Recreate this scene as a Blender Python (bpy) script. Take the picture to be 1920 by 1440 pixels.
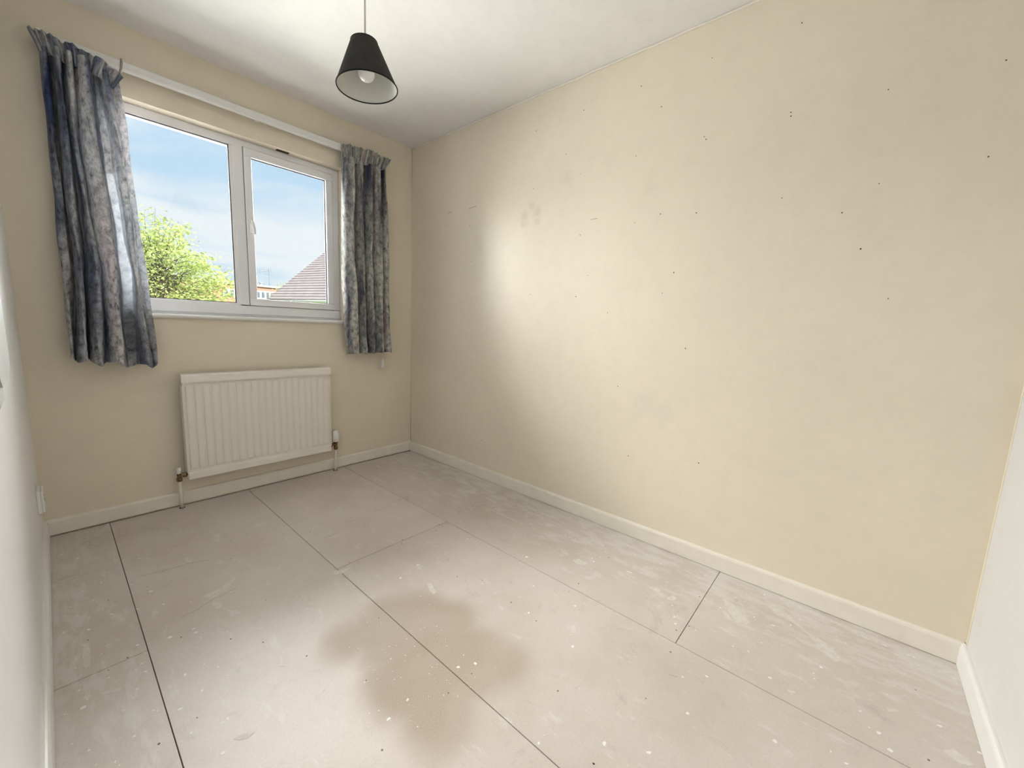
import bpy, bmesh, math, random
from mathutils import Vector, Matrix
random.seed(7)
for o in list(bpy.data.objects): bpy.data.objects.remove(o, do_unlink=True)
scene = bpy.context.scene
COL = scene.collection
PI = math.pi

# ---------------------------------------------------------------- camera
cam_d = bpy.data.cameras.new('camera'); cam = bpy.data.objects.new('camera', cam_d); COL.objects.link(cam)
cam_d.sensor_fit = 'HORIZONTAL'; cam_d.sensor_width = 36.0; cam_d.lens = 752.35 / 1920 * 36.0
cam_d.clip_start = 0.01; cam_d.clip_end = 500
_r = Vector((0.65679, -0.75295, 0.04121)); _u = Vector((0.07912, 0.12316, 0.98923)); _f = Vector((0.74991, 0.64646, -0.14046))
M = Matrix((( _r.x, _u.x, -_f.x, -1.958), (_r.y, _u.y, -_f.y, -2.800), (_r.z, _u.z, -_f.z, 1.074), (0, 0, 0, 1)))
cam.matrix_world = M
scene.camera = cam

# ---------------------------------------------------------------- view
vs = scene.view_settings
vs.view_transform = 'Standard'; vs.look = 'None'; vs.exposure = 0.17; vs.gamma = 1.0; vs.use_curve_mapping = False

# ---------------------------------------------------------------- node helpers
def nn(nt, t, **kw):
    n = nt.nodes.new(t)
    for k, v in kw.items():
        if k.startswith('i_'):
            n.inputs[k[2:].replace('_', ' ')].default_value = v
        else: setattr(n, k, v)
    return n
def ramp(nt, stops, interp='LINEAR'):
    n = nt.nodes.new('ShaderNodeValToRGB'); cr = n.color_ramp; cr.interpolation = interp
    while len(cr.elements) < len(stops): cr.elements.new(0.5)
    for e, (p, c) in zip(cr.elements, stops):
        e.position = p; e.color = (c[0], c[1], c[2], 1) if not isinstance(c, (int, float)) else (c, c, c, 1)
    return n
def mixc(nt, fac, a, b, mode='MIX'):
    n = nt.nodes.new('ShaderNodeMix'); n.data_type = 'RGBA'; n.blend_type = mode
    for s, v in ((n.inputs[0], fac), (n.inputs[6], a), (n.inputs[7], b)):
        if hasattr(v, 'is_linked'): nt.links.new(v, s)
        elif isinstance(v, (int, float)): s.default_value = v
        else: s.default_value = (v[0], v[1], v[2], 1)
    return n.outputs[2]
def math_(nt, op, a, b=None, clamp=False):
    n = nt.nodes.new('ShaderNodeMath'); n.operation = op; n.use_clamp = clamp
    for s, v in zip(n.inputs, (a, b)):
        if v is None: continue
        if hasattr(v, 'is_linked'): nt.links.new(v, s)
        else: s.default_value = v
    return n.outputs[0]

# ---------------------------------------------------------------- sky with drifting cloud
W = bpy.data.worlds.new('sky'); scene.world = W; W.use_nodes = True
nt = W.node_tree; nt.nodes.clear(); L = nt.links.new
tc = nn(nt, 'ShaderNodeTexCoord'); sep = nn(nt, 'ShaderNodeSeparateXYZ'); L(tc.outputs['Generated'], sep.inputs[0])
zc = math_(nt, 'ADD', math_(nt, 'MAXIMUM', sep.outputs[2], 0.0), 0.16)
cx = math_(nt, 'DIVIDE', sep.outputs[0], zc); cy = math_(nt, 'DIVIDE', sep.outputs[1], zc)
cmb = nn(nt, 'ShaderNodeCombineXYZ'); L(cx, cmb.inputs[0]); L(cy, cmb.inputs[1])
mp = nn(nt, 'ShaderNodeMapping'); mp.inputs['Rotation'].default_value = (0, 0, 0.5); mp.inputs['Scale'].default_value = (0.95, 1.35, 1); mp.inputs['Location'].default_value = (3.1, 0.4, 0)
L(cmb.outputs[0], mp.inputs[0])
n1 = nn(nt, 'ShaderNodeTexNoise', i_Scale=1.1, i_Detail=7.0, i_Roughness=0.55, i_Distortion=0.35); L(mp.outputs[0], n1.inputs['Vector'])
cr = ramp(nt, [(0.34, 0.0), (0.44, 0.55), (0.53, 1.0)]); L(n1.outputs[0], cr.inputs[0])
blue = ramp(nt, [(0.0, (0.72, 0.86, 0.97)), (0.25, (0.56, 0.76, 0.96)), (0.8, (0.40, 0.60, 0.92))]); L(sep.outputs[2], blue.inputs[0])
sky = mixc(nt, cr.outputs[0], blue.outputs[0], (0.90, 0.95, 1.0))
bg = nn(nt, 'ShaderNodeBackground'); L(sky, bg.inputs[0]); bg.inputs[1].default_value = 0.9
wo = nn(nt, 'ShaderNodeOutputWorld'); L(bg.outputs[0], wo.inputs[0])

# ---------------------------------------------------------------- sun, veiled by bright cloud
def sun(name, strength, angle, direction, color):
    d = bpy.data.lights.new(name, 'SUN'); d.energy = strength; d.angle = math.radians(angle); d.color = color
    o = bpy.data.objects.new(name, d); COL.objects.link(o)
    o.rotation_euler = Vector(direction).to_track_quat('-Z', 'Y').to_euler(); o.location = (-2, 6, 8)
    return o
sun('sun', 12.0, 3.0, (-0.40, 0.75, -0.72), (1.0, 0.96, 0.90))      # high behind the house: lights the facades outside, not the room
def daylight(name, loc, sx, sy, watts, tilt):
    d = bpy.data.lights.new(name, 'AREA'); d.shape = 'RECTANGLE'; d.size = sx; d.size_y = sy; d.energy = watts; d.color = (1.0, 0.985, 0.965)
    o = bpy.data.objects.new(name, d); COL.objects.link(o); o.location = loc; o.rotation_euler = (-PI / 2 + math.radians(tilt), 0, 0)
    return o
daylight('pane_daylight_fill', (-1.45, 0.088, 1.595), 0.50, 0.88, 23, 0)      # area lights added at the panes to boost the daylight
daylight('pane_daylight_fill', (-0.87, 0.088, 1.59), 0.43, 0.81, 19, 0)
daylight('sky_daylight_fill', (-1.2, 1.5, 3.2), 5.0, 2.8, 1150, 45)            # unseen area light added to stand in for sky above the window

# measured positions on the floor boards and on the right wall (metres)
SCREWS = [(-1.888,-0.791),(-1.778,-0.791),(-1.874,-1.187),(-1.918,-1.208),(-1.951,-1.003),(-1.745,-1.200),(-1.636,-1.325),(-1.568,-1.416),(-1.489,-1.198),(-1.776,-1.576),(-1.856,-1.590),(-1.502,-0.796),(-1.456,-0.622),(-0.938,-0.796),(-1.161,-0.799),(-0.629,-0.786),(-0.554,-0.785),(-0.877,-1.190),(-0.898,-1.214),(-0.702,-1.231),(-0.646,-1.217),(-0.649,-1.193),(-1.150,-1.187),(-1.120,-1.211),(-0.881,-1.605),(-0.824,-1.701),(-0.842,-1.881),(-0.853,-2.014),(-0.635,-1.607),(-0.554,-1.602),(-0.624,-2.010),(-0.551,-2.010),(-0.355,-1.825),(-0.276,-2.009),(-0.271,-1.591),(-1.245,-1.588),(-1.267,-2.007),(-1.038,-2.239),(-1.409,-1.795),(-1.174,-2.008),(-1.493,-1.576),(-1.145,-2.421),(-1.485,-2.009),(-0.269,-2.419),(-0.282,-2.443),(-0.532,-2.414),(-0.477,-2.442),(-0.649,-2.435),(-0.878,-2.444),(-0.258,-3.058),(-0.535,-3.063),(-0.278,-2.010),(-1.145,-2.422)]
FLECKS = [(-1.950,-0.344),(-1.774,-0.523),(-1.775,-0.834),(-1.755,-0.960),(-1.708,-1.184),(-1.707,-1.210),(-1.770,-1.175),(-1.897,-0.631),(-1.849,-1.246),(-1.863,-1.265),(-1.845,-1.292),(-1.975,-1.322),(-1.747,-1.488),(-1.796,-1.615),(-1.870,-1.352),(-1.851,-1.467),(-1.755,-1.731),(-1.722,-1.637),(-1.736,-1.640),(-1.694,-1.425),(-1.768,-1.389),(-1.801,-1.513),(-1.946,-0.941),(-1.847,-1.144),(-0.640,-1.410),(-0.540,-1.248),(-0.950,-1.417),(-0.699,-1.882),(-0.682,-2.075),(-0.092,-1.254),(-0.862,-2.179),(-0.341,-1.954),(-0.358,-1.974),(-0.196,-1.932),(-1.200,-2.290),(-0.553,-1.725),(-0.840,-1.968),(-1.361,-1.939),(-1.140,-1.989),(-1.187,-1.960),(-1.429,-1.950),(-0.682,-1.982),(-1.056,-1.444),(-0.667,-2.556),(-0.247,-2.675),(-0.245,-2.612),(-0.195,-2.725),(-0.531,-2.708),(-0.759,-2.753),(-1.023,-2.513),(-1.081,-2.417),(-0.571,-2.987),(-0.529,-2.966),(-0.698,-2.900),(-0.377,-3.099),(-0.317,-2.127),(-0.411,-3.168),(-0.466,-2.384),(-0.501,-2.400),(-0.361,-2.827),(-0.457,-2.632),(-0.840,-2.552)]
SMEARS = [ [(-1.938,-1.303),(-1.925,-1.297),(-1.900,-1.312),(-1.903,-1.326),(-1.919,-1.319),(-1.933,-1.312)],
 [(-1.980,-1.279),(-1.961,-1.283),(-1.961,-1.294),(-1.973,-1.292)],
 [(-1.961,-1.014),(-1.948,-1.018),(-1.952,-1.144),(-1.964,-1.151),(-1.967,-1.090)],
 [(-1.629,-1.068),(-1.608,-1.083),(-1.609,-1.124),(-1.630,-1.130),(-1.638,-1.094)],
 [(-1.607,-1.160),(-1.581,-1.180),(-1.574,-1.216),(-1.604,-1.203)],
 [(-1.653,-1.009),(-1.588,-0.999),(-1.513,-0.944),(-1.561,-1.011),(-1.616,-1.046)],
 [(-1.568,-1.339),(-1.549,-1.338),(-1.539,-1.351),(-1.553,-1.351),(-1.566,-1.349)],
 [(-1.570,-1.555),(-1.552,-1.519),(-1.546,-1.525),(-1.558,-1.567)],
 [(-1.728,-1.708),(-1.703,-1.715),(-1.687,-1.729),(-1.701,-1.737),(-1.721,-1.722)],
 [(-2.011,-1.480),(-2.007,-1.487),(-2.017,-1.491)],
 [(-1.000,-1.549),(-0.988,-1.560),(-1.007,-1.624),(-1.025,-1.622),(-1.017,-1.586)],
 [(-0.795,-2.132),(-0.772,-2.121),(-0.773,-2.134),(-0.802,-2.152),(-0.809,-2.145)],
 [(-0.418,-1.895),(-0.391,-1.911),(-0.393,-1.966),(-0.417,-1.960),(-0.430,-1.924)],
 [(-1.228,-1.199),(-1.201,-1.216),(-1.148,-1.228),(-1.205,-1.243),(-1.238,-1.229)],
 [(-0.217,-2.493),(-0.199,-2.503),(-0.245,-2.558),(-0.287,-2.609),(-0.317,-2.598),(-0.333,-2.566),(-0.282,-2.529)],
 [(-0.298,-2.508),(-0.284,-2.518),(-0.320,-2.552),(-0.335,-2.548),(-0.324,-2.527)],
 [(-0.134,-2.646),(-0.108,-2.664),(-0.136,-2.713),(-0.162,-2.743),(-0.193,-2.772),(-0.206,-2.811),(-0.224,-2.848),(-0.274,-2.875),(-0.300,-2.863),(-0.283,-2.834),(-0.240,-2.804),(-0.200,-2.773),(-0.175,-2.735),(-0.164,-2.675)],
 [(-0.041,-2.666),(-0.028,-2.701),(-0.070,-3.029),(-0.087,-2.984),(-0.082,-2.933),(-0.066,-2.866),(-0.063,-2.788),(-0.075,-2.728),(-0.072,-2.692)],
 [(-0.083,-3.184),(-0.148,-3.182),(-0.146,-3.162),(-0.110,-3.138),(-0.102,-3.105),(-0.062,-3.103),(-0.058,-3.088)],
 [(-0.379,-2.319),(-0.339,-2.335),(-0.345,-2.354),(-0.376,-2.348),(-0.386,-2.330)],
 [(-0.362,-2.255),(-0.331,-2.266),(-0.347,-2.290),(-0.369,-2.280)],
 [(-0.472,-3.096),(-0.447,-3.118),(-0.460,-3.150),(-0.474,-3.150),(-0.488,-3.128),(-0.484,-3.106)],
 [(-0.411,-2.985),(-0.393,-3.009),(-0.403,-3.013),(-0.420,-2.990)],
 [(-0.545,-2.752),(-0.535,-2.773),(-0.543,-2.777),(-0.554,-2.762)] ]
SCUFFS = [ [(-1.787,-0.687),(-1.706,-0.705),(-1.624,-0.714),(-1.566,-0.740)],
 [(-1.725,-1.085),(-1.678,-1.081),(-1.629,-1.054),(-1.583,-1.050),(-1.544,-1.036)],
 [(-2.010,-0.499),(-1.983,-0.493),(-1.953,-0.498)],
 [(-0.745,-2.464),(-0.736,-2.488)],
 [(-1.136,-0.907),(-1.063,-0.902)],
 [(-0.442,-1.203),(-0.427,-1.319)],
 [(-0.950,-0.935),(-0.888,-0.887),(-0.931,-0.953)] ]
HOLES = [(-2.478,2.252),(-2.164,2.247),(-1.850,2.239),(-1.958,2.116),(-2.479,1.941),(-2.481,1.927),(-3.019,1.929),(-2.758,1.932),(-2.164,1.934),(-2.173,1.921),(-1.218,2.208),(-1.438,2.030),(-1.851,1.926),(-3.021,1.657),(-2.773,1.625),(-1.535,1.907),(-1.216,1.890),(-2.486,1.625),(-2.163,1.616),(-1.871,1.612),(-1.559,1.588),(-1.999,1.634),(-0.419,1.782),(-0.674,1.750),(-2.751,1.406),(-0.418,1.558),(-0.700,1.509),(-2.088,1.359),(-2.043,1.265),(-1.557,1.257),(-1.230,1.277),(-1.760,1.169),(-2.176,1.007),(-1.852,0.787),(-1.534,2.226),(-2.682,1.541),(-1.625,1.369),(-2.288,0.479),(-1.941,0.427),(-2.175,1.009),(-0.850,0.270),(-2.847,1.228)]

# ---------------------------------------------------------------- object helpers
def link(o, parent=None):
    COL.objects.link(o)
    if parent is not None: o.parent = parent
    return o
def obj(name, bm, mat, parent=None, smooth=False):
    me = bpy.data.meshes.new(name)
    bmesh.ops.recalc_face_normals(bm, faces=bm.faces[:]) if smooth != 'cloth' else None
    bm.to_mesh(me); bm.free()
    if smooth:
        for p in me.polygons: p.use_smooth = True
    if isinstance(mat, (list, tuple)):
        for m in mat: me.materials.append(m)
    else: me.materials.append(mat)
    return link(bpy.data.objects.new(name, me), parent)
def thing(name, label, cat, loc=(0, 0, 0), group=None):
    o = bpy.data.objects.new(name, None); COL.objects.link(o); o.location = loc; o.empty_display_size = 0.05
    o['label'] = label; o['category'] = cat
    if group: o['group'] = group
    return o
def tag(o, label=None, cat=None, group=None, kind=None):
    if label: o['label'] = label
    if cat: o['category'] = cat
    if group: o['group'] = group
    if kind: o['kind'] = kind
    return o
def struct(name, bm, mat, label, cat, smooth=False):
    return tag(obj(name, bm, mat, None, smooth), label, cat, kind='structure')
def box(bm, x0, x1, y0, y1, z0, z1, bev=0.0, seg=2, mi=0):
    r = bmesh.ops.create_cube(bm, size=1.0)
    vs_ = r['verts']
    for v in vs_:
        v.co = Vector(((x0 + x1) / 2 + v.co.x * (x1 - x0), (y0 + y1) / 2 + v.co.y * (y1 - y0), (z0 + z1) / 2 + v.co.z * (z1 - z0)))
    fs = {f for v in vs_ for f in v.link_faces}
    for f in fs: f.material_index = mi
    if bev > 0:
        es = list({e for v in vs_ for e in v.link_edges})
        bmesh.ops.bevel(bm, geom=es, offset=bev, segments=seg, affect='EDGES', profile=0.5)
    return bm
def B(x0, x1, y0, y1, z0, z1, bev=0.0, seg=2):
    return box(bmesh.new(), x0, x1, y0, y1, z0, z1, bev, seg)
def tube(bm, pts, r, n=10, cap=True):
    pts = [Vector(p) for p in pts]; rings = []
    rr = r if isinstance(r, (list, tuple)) else [r] * len(pts)
    ref = None
    for i, p in enumerate(pts):
        t = (pts[min(i + 1, len(pts) - 1)] - pts[max(i - 1, 0)]).normalized()
        if ref is None: ref = Vector((1, 0, 0)) if abs(t.x) < 0.9 else Vector((0, 1, 0))
        a = (ref - t * ref.dot(t)).normalized(); b = t.cross(a); ref = a
        rings.append([bm.verts.new(p + (a * math.cos(2 * PI * k / n) + b * math.sin(2 * PI * k / n)) * rr[i]) for k in range(n)])
    for A_, B_ in zip(rings, rings[1:]):
        for k in range(n): bm.faces.new((A_[k], A_[(k + 1) % n], B_[(k + 1) % n], B_[k]))
    if cap: bm.faces.new(rings[0][::-1]); bm.faces.new(rings[-1])
    return bm
def lathe(bm, prof, n=24, axis='Z', origin=(0, 0, 0)):
    o = Vector(origin); rings = []
    def P(r, h, a):
        c, s = r * math.cos(a), r * math.sin(a)
        return o + (Vector((c, s, h)) if axis == 'Z' else Vector((h, c, s)) if axis == 'X' else Vector((c, h, s)))
    for r, h in prof:
        rings.append([bm.verts.new(P(0, h, 0))] if r < 1e-6 else [bm.verts.new(P(r, h, 2 * PI * k / n)) for k in range(n)])
    for A_, B_ in zip(rings, rings[1:]):
        for k in range(n):
            k2 = (k + 1) % n
            if len(A_) == 1 and len(B_) == 1: continue
            if len(A_) == 1: bm.faces.new((A_[0], B_[k2], B_[k]))
            elif len(B_) == 1: bm.faces.new((A_[k], A_[k2], B_[0]))
            else: bm.faces.new((A_[k], A_[k2], B_[k2], B_[k]))
    return bm
def prism(bm, poly, axis, a, b):
    """extrude a 2D outline along an axis: 'X' outline is (y,z); 'Y' (x,z); 'Z' (x,y)"""
    def P(q, h): return {'X': (h, q[0], q[1]), 'Y': (q[0], h, q[1]), 'Z': (q[0], q[1], h)}[axis]
    A_ = [bm.verts.new(P(q, a)) for q in poly]; B_ = [bm.verts.new(P(q, b)) for q in poly]
    n = len(poly)
    for k in range(n): bm.faces.new((A_[k], A_[(k + 1) % n], B_[(k + 1) % n], B_[k]))
    bm.faces.new(A_[::-1]); bm.faces.new(B_)
    return bm

# ---------------------------------------------------------------- materials
def mat(name, col, rough=0.6, spec=0.5, metal=0.0, var=0.0, vscale=6.0, bump=0.0, bscale=200.0, col2=None, emit=None):
    m = bpy.data.materials.new(name); m.use_nodes = True; nt = m.node_tree
    b = nt.nodes['Principled BSDF']; b.inputs['Roughness'].default_value = rough; b.inputs['Metallic'].default_value = metal
    b.inputs['Specular IOR Level'].default_value = spec
    tc = nn(nt, 'ShaderNodeTexCoord')
    n = nn(nt, 'ShaderNodeTexNoise', i_Scale=vscale, i_Detail=5.0, i_Roughness=0.6); nt.links.new(tc.outputs['Object'], n.inputs['Vector'])
    c2 = col2 or tuple(c * (1 - var) for c in col)
    r = ramp(nt, [(0.35, c2), (0.65, col)]); nt.links.new(n.outputs[0], r.inputs[0]); nt.links.new(r.outputs[0], b.inputs['Base Color'])
    if bump > 0:
        n2 = nn(nt, 'ShaderNodeTexNoise', i_Scale=bscale, i_Detail=3.0); nt.links.new(tc.outputs['Object'], n2.inputs['Vector'])
        bp = nn(nt, 'ShaderNodeBump', i_Strength=bump, i_Distance=0.002); nt.links.new(n2.outputs[0], bp.inputs['Height']); nt.links.new(bp.outputs[0], b.inputs['Normal'])
    if emit: b.inputs['Emission Color'].default_value = (*emit[0], 1); b.inputs['Emission Strength'].default_value = emit[1]
    return m
def blob_mask(nt, pos, blobs, soft=0.05, nscale=9.0, namp=0.10):
    """union of discs in the surface plane, their rims broken up by noise -> 0..1"""
    nz = nn(nt, 'ShaderNodeTexNoise', i_Scale=nscale, i_Detail=4.0); nt.links.new(pos, nz.inputs['Vector'])
    wob = math_(nt, 'MULTIPLY', math_(nt, 'SUBTRACT', nz.outputs[0], 0.5), namp * 2)
    out = None
    for (c, r) in blobs:
        d = nn(nt, 'ShaderNodeVectorMath', operation='DISTANCE'); nt.links.new(pos, d.inputs[0]); d.inputs[1].default_value = c
        dd = math_(nt, 'ADD', d.outputs['Value'], wob)
        mr = nn(nt, 'ShaderNodeMapRange', interpolation_type='SMOOTHSTEP'); nt.links.new(dd, mr.inputs[0])
        mr.inputs[1].default_value = r + soft; mr.inputs[2].default_value = r - soft
        out = mr.outputs[0] if out is None else math_(nt, 'MAXIMUM', out, mr.outputs[0])
    return out

def wall_paint(name, col, rough, spec=0.5, marks=None):
    m = mat(name, col, rough, spec, var=0.045, vscale=1.6, bump=0.12, bscale=260)
    nt = m.node_tree; b = nt.nodes['Principled BSDF']
    src = b.inputs['Base Color'].links[0].from_socket
    geo = nn(nt, 'ShaderNodeNewGeometry'); pos = geo.outputs['Position']
    n3 = nn(nt, 'ShaderNodeTexNoise', i_Scale=14.0, i_Detail=6.0, i_Roughness=0.7); nt.links.new(pos, n3.inputs['Vector'])
    r3 = ramp(nt, [(0.30, 0.965), (0.55, 1.0)]); nt.links.new(n3.outputs[0], r3.inputs[0])
    c = mixc(nt, 1.0, src, r3.outputs[0], 'MULTIPLY')
    if marks:
        for blobs, soft, ns, na, tint, f in marks:
            k = blob_mask(nt, pos, blobs, soft, ns, na)
            c = mixc(nt, math_(nt, 'MULTIPLY', k, f), c, tint)
    nt.links.new(c, b.inputs['Base Color'])
    return m

CREAM = (0.84, 0.755, 0.615)
m_right = wall_paint('cream_emulsion', CREAM, 0.42, 0.45, marks=[
    ([((0, -1.212, 1.796), 0.020), ((0, -1.255, 1.754), 0.026), ((0, -1.256, 1.703), 0.016), ((0, -1.155, 1.742), 0.024), ((0, -1.148, 1.696), 0.016), ((0, -1.175, 1.70), 0.008)], 0.022, 30, 0.012, (0.50, 0.44, 0.36), 0.34),
    ([((0, -2.02, 0.72), 0.05), ((0, -2.10, 0.70), 0.04)], 0.06, 14, 0.06, (0.55, 0.52, 0.47), 0.13),
    ([((0, -1.93, 1.76), 0.02), ((0, -1.45, 1.90), 0.03), ((0, -1.72, 1.94), 0.02)], 0.03, 20, 0.04, (0.58, 0.50, 0.40), 0.25)])
m_front = wall_paint('cream_emulsion_window_wall', CREAM, 0.55, 0.35)
m_white_wall = wall_paint('white_emulsion', (0.91, 0.92, 0.95), 0.30, 0.5)
m_rear_wall = wall_paint('white_emulsion_darkened', (0.74, 0.73, 0.715), 0.45, 0.45)  # white paint darkened to bring down the light on the near side
m_ceiling = wall_paint('ceiling_white', (0.91, 0.895, 0.87), 0.7, 0.3)
m_gloss = mat('gloss_trim_paint', (0.88, 0.825, 0.73), 0.38, 0.5, var=0.06, vscale=12)
m_gloss_white = mat('white_trim_paint', (0.84, 0.83, 0.81), 0.35, 0.5, var=0.04, vscale=12)
m_rad = mat('radiator_enamel', (0.90, 0.855, 0.79), 0.38, 0.45, var=0.03, vscale=8)
m_upvc = mat('white_upvc', (0.90, 0.90, 0.93), 0.32, 0.5, var=0.03, vscale=5)
m_gasket = mat('black_gasket', (0.03, 0.03, 0.035), 0.6)
m_plastic = mat('white_plastic', (0.85, 0.84, 0.82), 0.35)
m_greyplastic = mat('pale_grey_plastic', (0.55, 0.56, 0.56), 0.45, var=0.1)
m_brass = mat('tarnished_brass', (0.30, 0.19, 0.09), 0.42, metal=0.75, col2=(0.10, 0.065, 0.04), vscale=60)
m_chrome = mat('dull_chrome', (0.50, 0.47, 0.43), 0.35, metal=0.85, col2=(0.16, 0.13, 0.10), vscale=70)
m_dark = mat('dark_void', (0.06, 0.042, 0.03), 0.9, 0.1)
m_screw = mat('screw_head', (0.17, 0.145, 0.12), 0.6, 0.3)
m_hole = mat('nail_hole', (0.09, 0.075, 0.06), 0.9, 0.1)
m_fleck = mat('paint_fleck', (0.90, 0.88, 0.85), 0.6, 0.3, var=0.06, vscale=30)
m_smear = mat('plaster_smear', (0.76, 0.72, 0.67), 0.75, 0.25, col2=(0.66, 0.61, 0.555), vscale=55)
m_scuff = mat('scuff_line', (0.36, 0.32, 0.28), 0.8, 0.2)
m_shade_out = mat('charcoal_lampshade', (0.040, 0.038, 0.034), 0.85, 0.25, col2=(0.026, 0.025, 0.022), vscale=25, bump=0.4, bscale=900)
m_shade_in = mat('lampshade_lining', (0.66, 0.65, 0.60), 0.7, 0.2)
m_rim = mat('black_shade_trim', (0.006, 0.006, 0.006), 0.8, 0.2)
m_bulb = mat('opal_bulb_glass', (0.86, 0.85, 0.85), 0.15, 0.5)
m_cable = mat('lamp_cable', (0.62, 0.58, 0.56), 0.5)

# chipboard
def chipboard():
    m = bpy.data.materials.new('grey_chipboard'); m.use_nodes = True; nt = m.node_tree; L = nt.links.new
    b = nt.nodes['Principled BSDF']; geo = nn(nt, 'ShaderNodeNewGeometry'); pos = geo.outputs['Position']
    big = nn(nt, 'ShaderNodeTexNoise', i_Scale=1.7, i_Detail=6.0, i_Roughness=0.62); L(pos, big.inputs['Vector'])
    base = ramp(nt, [(0.32, (0.58, 0.51, 0.45)), (0.5, (0.64, 0.575, 0.52)), (0.68, (0.685, 0.625, 0.575))]); L(big.outputs[0], base.inputs[0])
    oi = nn(nt, 'ShaderNodeObjectInfo')
    tone = nn(nt, 'ShaderNodeMapRange'); L(oi.outputs['Random'], tone.inputs[0]); tone.inputs[3].default_value = 0.97; tone.inputs[4].default_value = 1.03
    hv = nn(nt, 'ShaderNodeHueSaturation'); L(base.outputs[0], hv.inputs['Color']); L(tone.outputs[0], hv.inputs['Value'])
    chips = nn(nt, 'ShaderNodeTexVoronoi', i_Scale=420.0, i_Randomness=1.0); L(pos, chips.inputs['Vector'])
    cr_ = ramp(nt, [(0.0, 0.93), (1.0, 1.04)]); L(chips.outputs['Color'], cr_.inputs[0])
    c = mixc(nt, 1.0, hv.outputs[0], cr_.outputs[0], 'MULTIPLY')
    # rubbed, dusty streaks of old plaster towards the long walls
    sp = nn(nt, 'ShaderNodeSeparateXYZ'); L(pos, sp.inputs[0])
    mr = nn(nt, 'ShaderNodeMapping'); mr.inputs['Scale'].default_value = (5.0, 1.6, 1); L(pos, mr.inputs[0])
    dz = nn(nt, 'ShaderNodeTexNoise', i_Scale=4.2, i_Detail=8.0, i_Roughness=0.72); L(mr.outputs[0], dz.inputs['Vector'])
    er = nn(nt, 'ShaderNodeMapRange'); L(sp.outputs[0], er.inputs[0]); er.inputs[1].default_value = -0.55; er.inputs[2].default_value = 0.0; er.inputs[3].default_value = 0.0; er.inputs[4].default_value = 0.16
    el = nn(nt, 'ShaderNodeMapRange'); L(sp.outputs[0], el.inputs[0]); el.inputs[1].default_value = -1.75; el.inputs[2].default_value = -2.03; el.inputs[3].default_value = 0.0; el.inputs[4].default_value = 0.13
    dust = math_(nt, 'ADD', dz.outputs[0], math_(nt, 'ADD', er.outputs[0], el.outputs[0]))
    dr = ramp(nt, [(0.58, 0.0), (0.66, 0.45), (0.80, 0.65)]); L(dust, dr.inputs[0])
    c = mixc(nt, dr.outputs[0], c, (0.76, 0.73, 0.69))
    # faint dark scuffing
    sm = nn(nt, 'ShaderNodeTexNoise', i_Scale=6.5, i_Detail=9.0, i_Roughness=0.75, i_Distortion=1.2); L(pos, sm.inputs['Vector'])
    sr = ramp(nt, [(0.30, 0.84), (0.42, 1.0)]); L(sm.outputs[0], sr.inputs[0])
    c = mixc(nt, 1.0, c, sr.outputs[0], 'MULTIPLY')
    # the damp-looking brown stain in the middle of the floor
    st = blob_mask(nt, pos, [((-1.20, -1.70, 0), 0.19), ((-1.10, -1.78, 0), 0.13), ((-1.15, -1.95, 0), 0.16), ((-1.08, -2.05, 0), 0.09), ((-1.29, -1.90, 0), 0.16), ((-1.36, -1.62, 0), 0.09), ((-1.33, -2.04, 0), 0.11)], 0.055, 6.0, 0.035)
    sn = nn(nt, 'ShaderNodeTexNoise', i_Scale=300.0, i_Detail=2.0); L(pos, sn.inputs['Vector'])
    sc = ramp(nt, [(0.3, (0.40, 0.32, 0.25)), (0.7, (0.50, 0.42, 0.345))]); L(sn.outputs[0], sc.inputs[0])
    sv = nn(nt, 'ShaderNodeTexNoise', i_Scale=3.4, i_Detail=3.0); L(pos, sv.inputs['Vector'])
    svr = ramp(nt, [(0.36, 0.62), (0.60, 0.95)]); L(sv.outputs[0], svr.inputs[0])
    c = mixc(nt, math_(nt, 'MULTIPLY', st, svr.outputs[0]), c, sc.outputs[0])
    L(c, b.inputs['Base Color'])
    ro = nn(nt, 'ShaderNodeMapRange'); L(st, ro.inputs[0]); ro.inputs[3].default_value = 0.46; ro.inputs[4].default_value = 0.8
    L(ro.outputs[0], b.inputs['Roughness']); b.inputs['Specular IOR Level'].default_value = 0.5
    bn = nn(nt, 'ShaderNodeTexNoise', i_Scale=320.0, i_Detail=3.0); L(pos, bn.inputs['Vector'])
    bp = nn(nt, 'ShaderNodeBump', i_Strength=0.12, i_Distance=0.001); L(bn.outputs[0], bp.inputs['Height']); L(bp.outputs[0], b.inputs['Normal'])
    return m
m_board = chipboard()

def glass_mat():
    m = bpy.data.materials.new('window_glass'); m.use_nodes = True; nt = m.node_tree; nt.nodes.clear(); L = nt.links.new
    tr = nn(nt, 'ShaderNodeBsdfTransparent'); tr.inputs[0].default_value = (0.97, 0.985, 0.98, 1)
    gl = nn(nt, 'ShaderNodeBsdfGlossy'); gl.inputs['Roughness'].default_value = 0.0
    lw = nn(nt, 'ShaderNodeFresnel'); lw.inputs[0].default_value = 1.45
    mx = nn(nt, 'ShaderNodeMixShader'); L(lw.outputs[0], mx.inputs[0]); L(tr.outputs[0], mx.inputs[1]); L(gl.outputs[0], mx.inputs[2])
    o = nn(nt, 'ShaderNodeOutputMaterial'); L(mx.outputs[0], o.inputs[0]); return m
m_glass = glass_mat()

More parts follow.
